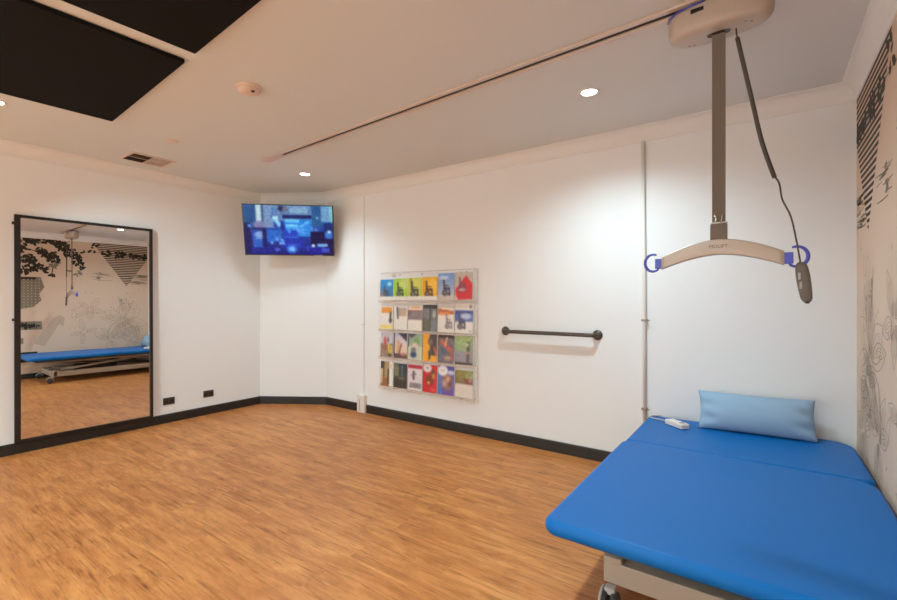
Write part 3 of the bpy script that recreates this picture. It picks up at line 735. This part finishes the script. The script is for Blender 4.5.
for (r, q), (pa, h, lab) in sorted(cov.items()):
    x0, x1 = cols_x[q], cols_x[q + 1]
    W = (x1 - x0) - 0.012
    if r == 0 and q < 4: W = (x1 - x0) - 0.002
    pa.blur(1).noise(5)
    o = painted_mesh("brochure", pa, W, h, 0.006, M['prt'])
    o.location = ((x0 + x1) / 2, YB - 0.026, rows_z[r] - 0.003)
    o.rotation_euler = (math.radians(-2.2), 0, 0)
    tag(o, lab, "brochure", "brochures in the %s row of the wall rack" % rowname[r])

# ------------------------------------------------------------------ grab rail
gr = empty("grab_rail", (-1.515, YB, 1.01), "dark bronze horizontal grab rail on the back wall", "grab rail")
gx, gy = 0.415, -0.068
pts = [(-gx, -0.004, 0), (-gx, -0.035, 0)] + [(-gx + 0.033 * (1 - math.cos(t)), -0.035 - 0.033 * math.sin(t), 0) for t in [k / 6 * PI / 2 for k in range(1, 7)]]
pts = pts + [(-x, y, z) for x, y, z in reversed(pts)]
MB().tube(pts, 0.0165, M['rail'], 16).build("bar", gr)
for s in (-1, 1):
    MB().lathe([(0.040, 0), (0.041, 0.006), (0.036, 0.016), (0.022, 0.024)], M['rail'], 24, Matrix.Translation((s * gx, -0.001, 0)) @ Matrix.Rotation(PI / 2, 4, 'X')).build("flange", gr)

# ------------------------------------------------------------------ conduits on the back wall
t = empty("pipe_conduit", (-0.744, YB, 0), "slim cream pipe running up the back wall above the table", "conduit")
MB().tube([(0, -0.018, 0.10), (-0.002, -0.018, 1.2), (-0.012, -0.018, ZC - c - 0.001)], 0.0128, M['pipe'], 14).build("pipe", t)
for z in (1.14, 0.47):
    b = MB().box(-0.021, 0.021, -0.036, 0.0, z - 0.007, z + 0.007, M['clip'], bev=0.002)
    b.box(0.02, 0.038, -0.03, -0.022, z - 0.004, z + 0.004, M['clip'])
    b.build("pipe_clip", t)
t = empty("cable_trunking", (-3.775, YB, 0), "thin white cable trunking up the back wall left of the brochures", "cable trunking")
MB().box(-0.018, 0.018, -0.014, 0.0, 0.19, ZC - c - 0.001, M['wall']).build("channel", t)
MB().box(-0.022, 0.022, -0.017, 0.0, 1.0, 1.012, M['white_plastic']).build("coupler", t)
b = MB().box(-0.062, 0.062, -0.045, 0.0, 0.0, 0.20, M['white_plastic'], bev=0.006)
b.box(-0.022, -0.014, -0.0462, -0.045, 0.02, 0.15, M['clip'])
b.build("end_box", t)

# ------------------------------------------------------------------ ceiling things
rz = math.radians(-3.4)
def panel(cx, cy, label, s=1.28):
    o = MB().box(-s / 2, s / 2, -s / 2, s / 2, -0.024, 0.0, M['black_felt'], bev=0.006).build("acoustic_panel")
    o.location = (cx, cy, ZC - 0.0005); o.rotation_euler = (0, 0, rz)
    return tag(o, label, "ceiling panel", "black panels on the ceiling")
panel(-3.235, 0.54, "black square acoustic panel on ceiling, left of its pair, nearer the mirror wall")
panel(-1.825, 0.455, "black square acoustic panel on ceiling, right of its pair, nearer the hoist track")

def downlight(x, y, label):
    t = empty("downlight", (x, y, ZC), label, "downlight", group="round recessed downlights in the ceiling")
    MB().lathe([(0.062, 0.0), (0.062, -0.004), (0.050, -0.006), (0.047, -0.003)], M['white_plastic'], 28, caps=False).build("trim_ring", t)
    MB().lathe([(0.047, -0.003), (0.03, -0.0045), (0.002, -0.005)], M['lens'], 28).build("lens", t)
    return t
d1 = downlight(-0.903, 2.794, "glowing round downlight nearest the hoist, right of the ceiling track")
dup(d1, (-3.903, 2.916, ZC), label="glowing round downlight above the television, beyond the track end")
dup(d1, (-4.13, 0.66, ZC), label="glowing round downlight at far left, beside the black panel")

sd = empty("smoke_detector", (-2.59, 1.525, ZC), "round cream smoke detector on ceiling between black panels and track", "smoke detector")
MB().lathe([(0.078, 0.0), (0.078, -0.010), (0.070, -0.014), (0.066, -0.014), (0.066, -0.010)], M['ceil_plastic'], 32, caps=False).build("base", sd)
MB().lathe([(0.068, -0.008), (0.062, -0.024), (0.044, -0.034), (0.02, -0.037), (0.002, -0.037)], M['ceil_plastic'], 32).build("dome", sd)
MB().lathe([(0.010, 0.0), (0.010, -0.005), (0.004, -0.007)], M['slot_dark'], 14, Matrix.Translation((0.045, 0.0, -0.033))).build("sensor", sd)
cp = MB().lathe([(0.05, 0.0), (0.05, -0.004), (0.044, -0.007), (0.002, -0.007)], M['ceil_plastic'], 24).build("cover_plate")
cp.location = (-3.98, 1.673, ZC); tag(cp, "small flat round blank plate on ceiling near the air vent", "cover plate")

av = empty("air_vent", (-4.69, 1.767, ZC), "rectangular ceiling air vent with four louvred sections", "air vent")
vx, vy = 0.138, 0.168
b = MB()
for x0, x1, y0, y1 in ((-vx - 0.014, -vx + 0.008, -vy - 0.014, vy + 0.014), (vx - 0.008, vx + 0.014, -vy - 0.014, vy + 0.014), (-vx + 0.008, vx - 0.008, -vy - 0.014, -vy + 0.008), (-vx + 0.008, vx - 0.008, vy - 0.008, vy + 0.014), (-0.004, 0.004, -vy, vy), (-vx, vx, -0.004, 0.004)):
    b.box(x0, x1, y0, y1, -0.009, 0.0, M['ceil_plastic'])
b.build("frame", av)
MB().box(-vx, vx, -vy, vy, -0.0015, 0.0, M['slot_dark']).build("backing", av)
for ix, iy in ((0, 0), (0, 1), (1, 0), (1, 1)):
    b = MB()
    x0 = -vx + 0.008 if ix == 0 else 0.004; y0 = -vy + 0.008 if iy == 0 else 0.004
    ww, hl = vx - 0.012, vy - 0.012
    if iy == 0: tilt, n_ = (0.9 if ix == 0 else 0.7), 6
    else: tilt, n_ = 0.12, 7
    for k in range(n_):
        x = x0 + ww * (k + 0.5) / n_
        tf = Matrix.Translation((x, y0 + hl / 2, -0.006)) @ Matrix.Rotation(tilt, 4, 'Y')
        sw = ww / n_ * (0.30 if iy == 0 else 0.42)
        b.box(-sw, sw, -hl / 2, hl / 2, -0.0006, 0.0006, M['ceil_plastic'] if iy else M['hoist_dark' if ix == 0 else 'text'], tf=tf)  # two sections coloured dark for the shade between their tilted slats
    b.build("louvre_section", av)

# ------------------------------------------------------------------ hoist track, hoist, spreader bar, handset
HY = 2.27
ta, tb = Vector((-3.83, 2.414)), Vector((0.30, 2.205))
ang = math.atan2(tb.y - ta.y, tb.x - ta.x); Lt = (tb - ta).length
tr = empty("ceiling_track", (ta.x, ta.y, ZC), "long white ceiling hoist track with a dark centre slot", "ceiling track", rotz=ang)
b = MB()
b.box(0.0, Lt, -0.044, -0.017, -0.012, 0.0, M['track_white'], bev=0.002)
b.box(0.0, Lt, 0.017, 0.044, -0.012, 0.0, M['track_white'], bev=0.002)
b.build("rail", tr)
MB().box(0.30, Lt, -0.017, 0.017, -0.003, 0.0, M['slot_dark']).build("slot", tr)  # flat dark strip in place of the shade inside a recessed slot
MB().box(-0.006, 0.30, -0.017, 0.017, -0.0125, 0.0, M['track_white']).build("end_cover", tr)

hx = -0.166
ho = empty("ceiling_hoist", (hx, HY, ZC - 0.012), "cream rounded ceiling hoist motor unit on the track with a grey lifting strap", "hoist", rotz=ang)
ZT = ZC - 0.012
def oval(a, b_, z, n=40, e=2.35):
    out = []
    for k in range(n):
        t = 2 * PI * k / n
        cx, sx = math.cos(t), math.sin(t)
        out.append((a * math.copysign(abs(cx) ** (2 / e), cx), b_ * math.copysign(abs(sx) ** (2 / e), sx), z))
    return out
A, B = 0.198, 0.088
prof = [(0.90, -0.003), (0.97, -0.010), (1.0, -0.026), (1.0, -0.080), (0.985, -0.099), (0.94, -0.114), (0.86, -0.123), (0.74, -0.127), (0.6, -0.128)]
b = MB().loft([oval(A * k, B * (k - 0.0), z) for k, z in prof], M['hoist_plastic'])
b.loft([oval(0.06, 0.04, 0.0), oval(0.06, 0.04, -0.006)], M['hoist_plastic'])
b.build("housing", ho)
MB().loft([oval(0.046, 0.022, -0.1275), oval(0.044, 0.020, -0.130)], M['hoist_dark']).build("strap_slot", ho)
MB().tube([(-A * 1.005, -0.02, -0.022), (-A * 0.95, -0.048, -0.020), (-A * 0.78, -0.073, -0.018), (-A * 0.5, -0.0865, -0.016), (-A * 0.2, -0.0885, -0.014)], 0.004, M['blue_plastic'], 8).build("blue_trim", ho)
MB().box(-0.095, -0.045, -B * 1.01, -B * 0.9, -0.05, -0.034, M['tv']).build("display", ho)
for x, y in ((-0.12, 0.035), (-0.10, 0.04), (0.10, -0.03), (0.12, -0.015)):
    MB().lathe([(0.005, -0.122), (0.004, -0.1285), (0.002, -0.1288)], M['hoist_dark'], 12, Matrix.Translation((x, y, 0))).build("indicator", ho)
zt, zb = -0.125, 1.636 - ZT
b = MB()
for k in range(5):                                     # ribbed webbing
    x = -0.0255 + 0.0102 * k
    b.box(x, x + 0.0092, -0.0018, 0.0018, zb, zt, M['strap'])
b.box(-0.0255, 0.0255, -0.0012, 0.0012, zb, zt, M['strap'])
b.build("strap", ho)

sp = empty("spreader_bar", (hx, HY, 1.50), "arched grey spreader bar with blue hooks hanging from the strap", "spreader bar", rotz=ang)
b = MB()
b.box(-0.032, 0.032, -0.011, 0.011, 0.056, 0.128, M['strap'], bev=0.004)
b.build("connector", sp)
b = MB().tube([(-0.014, -0.006, 0.125), (-0.009, -0.008, 0.150), (-0.013, -0.006, 0.165)], 0.004, M['steel'], 8)
b.tube([(0.008, -0.006, 0.125), (0.012, -0.008, 0.150), (0.016, -0.006, 0.170)], 0.0025, M['steel'], 8)
b.tube([(-0.028, -0.008, 0.130), (0.034, -0.008, 0.130)], 0.003, M['steel'], 8)
b.build("quick_clip", sp)
rings = []
for k in range(25):
    u = -1 + 2 * k / 24
    x = 0.229 * u
    zc = 0.027 - 0.062 * abs(u) ** 1.75
    hgt = 0.069 - 0.011 * u * u
    wd = 0.030 - 0.008 * u * u
    n_ = rrect(-wd / 2, wd / 2, -hgt / 2, hgt / 2, 0.008, 3)
    rings.append([(x, p, zc + q) for p, q in n_])
MB().loft(rings, M['bar']).build("bar", sp)
def hook(s):
    b = MB()
    b.box(min(s * 0.226, s * 0.258), max(s * 0.226, s * 0.258), -0.010, 0.010, -0.058, -0.012, M['blue_plastic'], bev=0.003)
    cx, cz, r = s * 0.268, -0.030, 0.040
    pts = []
    for k in range(19):
        t = math.radians(66 + (310 - 66) * k / 18)     # opening towards the bar on top
        pts.append((cx - s * r * 0.9 * math.cos(t), 0, cz + r * math.sin(t)))
    b.tube(pts, [0.0045 + 0.0025 * math.sin(PI * k / 18) for k in range(19)], M['blue_plastic'], 8)
    if True:
        b.tube([(pts[-1][0], 0, pts[-1][2]), (s * 0.252, 0, -0.045)], 0.006, M['blue_plastic'], 8)
    return b.build("hook", sp)
hook(-1); hook(1)
cu = bpy.data.curves.new("lettering", 'FONT')
cu.body = "MOLIFT"; cu.size = 0.021; cu.align_x = 'CENTER'; cu.align_y = 'CENTER'; cu.extrude = 0.0004
tmp = bpy.data.objects.new("tmp", cu)
C.objects.link(tmp)
bpy.context.view_layer.update()
me = bpy.data.meshes.new_from_object(tmp.evaluated_get(bpy.context.evaluated_depsgraph_get()))
bpy.data.objects.remove(tmp)
me.materials.clear(); me.materials.append(M['text'])
lt = link("lettering", me, sp)
lt.rotation_euler = (PI / 2, 0, 0); lt.location = (0.0, -0.0158, 0.028)

# handset on its cord, hung over the right hook
hs = empty("hoist_handset", (0.115, HY - 0.02, 1.285), "dark grey hoist handset on a black cord hanging from right blue hook", "hoist handset")
def rel(x, y, z): return (x - 0.115, y - HY + 0.02, z - 1.285)
top = Vector(rel(0.114, HY - 0.024, 1.446)); bot = Vector(rel(0.134, HY - 0.026, 1.282))
rings = []
ax = (bot - top)
for k in range(17):
    u = k / 16
    wd = 0.040 * (0.84 + 0.30 * math.sin(PI * u ** 0.8)) * (1 - 0.75 * max(0, (u - 0.86) / 0.14) ** 2.2) * (1 - 0.5 * max(0, (0.1 - u) / 0.1) ** 2)
    th = 0.026 * (1 if 0.06 < u < 0.94 else 0.7)
    cpt = top + ax * u
    rings.append([tuple(cpt + Vector((p, q, 0))) for p, q in rrect(-wd / 2, wd / 2, -th / 2, th / 2, 0.010, 4)])
MB().loft(rings, M['handset']).build("body", hs)
for k in range(2):
    cpt = top + ax * (0.34 + 0.22 * k)
    MB().box(cpt.x - 0.016, cpt.x - 0.008, cpt.y - 0.0155, cpt.y - 0.012, cpt.z - 0.014, cpt.z + 0.014, M['castor_cap'], bev=0.002).build("button", hs)
cp1 = bez([rel(-0.103, HY + 0.005, 2.463), rel(-0.096, HY - 0.055, 2.385)], 4)
cp2 = bez([rel(-0.096, HY - 0.055, 2.39), rel(-0.049, HY - 0.05, 2.139), rel(-0.012, HY - 0.045, 1.942), rel(0.030, HY - 0.04, 1.79)], 24)
cp3 = bez([rel(0.026, HY - 0.04, 1.80), rel(0.045, HY - 0.04, 1.765), rel(0.055, HY - 0.035, 1.70), rel(0.082, HY - 0.03, 1.63), rel(0.099, HY - 0.027, 1.54), rel(0.113, HY - 0.024, 1.442)], 30)
b = MB().tube(cp1, 0.003, M['cord'], 8)
b.tube(cp2, 0.0085, M['cord'], 10)
b.tube(cp3, 0.0032, M['cord'], 8)
b.build("cord", hs)

# ------------------------------------------------------------------ treatment table
BX0, BX1, BY0, BY1 = -0.715, 0.430, 1.622, 3.575
ZM0, ZM1 = 0.384, 0.445
bed = empty("treatment_table", (-0.135, 2.6, 0), "wide blue vinyl treatment table on a beige wheeled frame", "treatment table")
def rb(x, y, z): return (x + 0.135, y - 2.6, z)
X0, X1 = BX0 + 0.135, BX1 + 0.135
slab(MB(), X0, X1, BY0 - 2.6, 2.855 - 2.6, ZM0, ZM1, [0.06, 0.06, 0.10, 0.07], 0.029, M['vinyl'], 6).build("mattress", bed)
slab(MB(), X0 + 0.012, X1 - 0.002, 2.858 - 2.6, BY1 - 2.6, ZM0, ZM1 - 0.004, [0.03, 0.05, 0.13, 0.05], 0.024, M['vinyl'], 6).build("head_section", bed)
b = MB()
for x in (-0.50, 0.30 + 0.0):                 # upper side rails and cross rails
    b.box(x + 0.135 - 0.02, x + 0.135 + 0.02, 1.86 - 2.6, 3.46 - 2.6, 0.325, 0.365, M['bedframe'])
for y in (1.90, 2.82, 3.42):
    b.box(-0.48 + 0.135, 0.28 + 0.135, y - 2.6 - 0.018, y - 2.6 + 0.018, 0.33, 0.362, M['bed_dark'])
b.box(-0.66 + 0.135, 0.40 + 0.135, 1.72 - 2.6, 3.52 - 2.6, 0.360, 0.385, M['bed_dark'])
b.box(-0.45 + 0.135, -0.25 + 0.135, 1.985 - 2.6, 2.0 - 2.6, 0.235, 0.255, M['bedframe'])
b.build("upper_frame", bed)
b = MB()
FY = 1.94
for x in (-0.535, 0.32):
    b.box(x + 0.135 - 0.03, x + 0.135 + 0.03, FY + 0.012 - 2.6, 3.44 - 2.6, 0.10, 0.183, M['bedframe'], bev=0.004)
for y in (FY + 0.03, 3.42):
    b.box(-0.565 + 0.135, 0.35 + 0.135, y - 0.03 - 2.6, y + 0.03 - 2.6, 0.095, 0.185, M['bedframe'], bev=0.004)
b.box(-0.565 + 0.135, -0.49 + 0.135, FY - 0.002 - 2.6, FY + 0.06 - 2.6, 0.18, 0.205, M['bedframe'], bev=0.004)
b.build("base_frame", bed)
for x in (-0.50, 0.30):                       # scissor lift arms
    for (ya, za), (yb, zb_) in (((2.05, 0.20), (3.35, 0.335)), ((2.05, 0.335), (3.35, 0.20))):
        d = 0.022 if za < zb_ else 0.042
        xx = x + (d if x < 0 else -d)
        MB().tube([rb(xx, ya, za), rb(xx, yb, zb_)], 0.017, M['bed_dark'] if za > zb_ else M['bedframe'], 8).build("scissor_arm", bed)
MB().box(-0.25 + 0.135, -0.05 + 0.135, 2.3 - 2.6, 2.9 - 2.6, 0.14, 0.24, M['bed_dark'], bev=0.01).build("lift_motor", bed)
for x in (-0.528, 0.335):
    for y in (1.915, 3.38):
        k = MB()
        k.box(x + 0.135 - 0.022, x + 0.135 + 0.022, y - 2.6 - 0.022, y - 2.6 + 0.022, 0.07, 0.098, M['castor_cap'], bev=0.006)
        o = k.build("castor", bed)
        for s in (-1, 1):
            tf = Matrix.Translation(rb(x + s * 0.021, y - 0.012, 0.043)) @ Matrix.Rotation(PI / 2, 4, 'Y')
            MB().lathe([(0.012, -0.014), (0.034, -0.014), (0.042, -0.009), (0.042, 0.009), (0.034, 0.014), (0.012, 0.014)], M['rubber'], 24, tf).build("wheel", o)
        MB().tube([rb(x - 0.030, y - 0.012 + 0.047 * math.cos(t), 0.043 + 0.047 * math.sin(t)) for t in [0.15 + 2.7 * j / 10 for j in range(11)]], 0.006, M['castor_cap'], 8).build("guard", o)

# ------------------------------------------------------------------ pillow
def pillow():
    L, H, T_ = 0.63, 0.258, 0.172
    nu, nv = 48, 26
    rs = random.Random(4)
    rings_f, rings_b = [], []
    vs, fs = [], []
    def pt(i, j, side):
        u = -1 + 2 * i / nu; v = -1 + 2 * j / nv
        x = L / 2 * u * (1 - 0.045 * (1 - v * v) * abs(u))
        y = H / 2 * v * (1 - 0.12 * (1 - u * u) * abs(v) * 0.5)
        e = max(0.0, (1 - abs(u) ** 3.2)) ** 0.62 * max(0.0, (1 - v * v)) ** 0.55
        z = T_ / 2 * e
        # gathers running in from the corners and ends
        ce = math.exp(-((abs(u) - 0.82) / 0.15) ** 2)
        z += 0.010 * ce * math.sin(9 * v + 4 * u) * (1 - v * v) ** 0.6
        z += 0.004 * math.sin(5 * u + 2 * v) * e
        z -= 0.002 * math.exp(-((u + 0.12) / 0.02) ** 2) * (1 if v > 0 else 0.2) * e
        return (x, y, side * z)
    grid = {}
    for side in (1, -1):
        for i in range(nu + 1):
            for j in range(nv + 1):
                edge = i in (0, nu) or j in (0, nv)
                if side == -1 and edge:
                    grid[side, i, j] = grid[1, i, j]; continue
                grid[side, i, j] = len(vs)
                p = pt(i, j, side)
                if edge: p = (p[0], p[1], 0)
                vs.append(p)
        for i in range(nu):
            for j in range(nv):
                q = (grid[side, i, j], grid[side, i + 1, j], grid[side, i + 1, j + 1], grid[side, i, j + 1])
                fs.append(q if side == 1 else tuple(reversed(q)))
    # local x along the length, y up the face, z towards the viewer
    tilt = math.radians(64)
    R_ = Matrix.Rotation(math.radians(5), 4, 'Z') @ Matrix.Rotation(tilt, 4, 'X')
    mb = MB().add(vs, fs, M['pillow'], True, R_)
    zmin = min(v[2] for v in mb.v)
    mb.v = [(x, y, z - zmin) for x, y, z in mb.v]
    o = mb.build("pillow")
    o.location = (-0.058, 3.472, ZM1 - 0.003)
    tag(o, "pale blue cotton pillow propped at the head of the blue table", "pillow")
pillow()

# ------------------------------------------------------------------ table handset
th = empty("table_handset", (-0.49, 3.345, ZM1 - 0.003), "small white corded handset lying on the blue table beside the pillow", "table handset", rotz=math.radians(-40))
MB().box(-0.072, 0.082, -0.033, 0.033, 0.0, 0.034, M['white_plastic'], bev=0.007).build("body", th)
for k, (x, y) in enumerate(((0.045, 0.008), (0.045, -0.010), (0.066, 0.0))):
    MB().lathe([(0.008, 0.0338), (0.008, 0.0360), (0.002, 0.0364)], M['text'] if k < 2 else M['castor_cap'], 12, Matrix.Translation((x, y, 0))).build("button", th)
MB().tube(bez([(-0.071, 0, 0.012)] + [tuple(Matrix.Rotation(math.radians(40), 3, 'Z') @ Vector((x + 0.49, y - 3.345, 0.006))) for x, y in ((-0.60, 3.435), (-0.655, 3.45), (-0.682, 3.475), (-0.665, 3.52), (-0.62, 3.553))], 30), 0.0042, M['castor_cap'], 8).build("cord", th)

# ------------------------------------------------------------------ light
def spot(x, y, w, size=150, blend=0.9, col=(0.72, 0.985, 1.10), soft=0.05):
    l = bpy.data.lights.new("downlight_or_fill", 'SPOT')
    l.energy = w; l.color = col; l.spot_size = math.radians(size); l.spot_blend = blend; l.shadow_soft_size = soft
    o = bpy.data.objects.new("downlight_or_fill", l); C.objects.link(o)
    o.location = (x, y, ZC - 0.02)
    return o
for x, y, w, size, soft in ((-0.903, 2.794, 104, 152, 0.05), (-3.903, 2.916, 84, 146, 0.25), (-0.95, 0.6, 118, 152, 0.05),  # last of this row is unseen and has no fixture
                            (-2.2, -2.6, 1040, 152, 0.05), (-4.2, -2.6, 420, 152, 0.05), (-0.6, -2.6, 120, 152, 0.05)):  # these three are unseen fill lamps added behind the camera
    spot(x, y, w, size, 0.9, soft=soft)
# downlight by the black panel; aim made up to brighten the television corner
o = spot(-4.13, 0.66, 105, 92, 1.0)
o.rotation_euler = (Vector((-4.85, 2.7, 0.4)) - o.location).to_track_quat('-Z', 'Y').to_euler()
wd = bpy.data.worlds.new("World"); bpy.context.scene.world = wd
wd.use_nodes = True
wd.node_tree.nodes["Background"].inputs[0].default_value = (1, 0.95, 0.9, 1)
wd.node_tree.nodes["Background"].inputs[1].default_value = 0.05

# ------------------------------------------------------------------ camera
cam = bpy.data.cameras.new("camera"); co = bpy.data.objects.new("camera", cam); C.objects.link(co)
cam.sensor_width = 36; cam.lens = 446 / 897 * 36
cam.shift_y = -1 / 897
co.location = (0, 0, 1.3); co.rotation_euler = (PI / 2, 0, math.radians(35.4))
cam.clip_start = 0.02
sc = bpy.context.scene
sc.camera = co
sc.view_settings.view_transform = 'Standard'
sc.view_settings.look = 'None'
sc.view_settings.exposure = 0.0
sc.view_settings.gamma = 1.06
sc.cycles.diffuse_bounces = 8
sc.cycles.max_bounces = 14
sc.cycles.transparent_max_bounces = 24
sc.cycles.sample_clamp_indirect = 4
sc.cycles.use_denoising = True
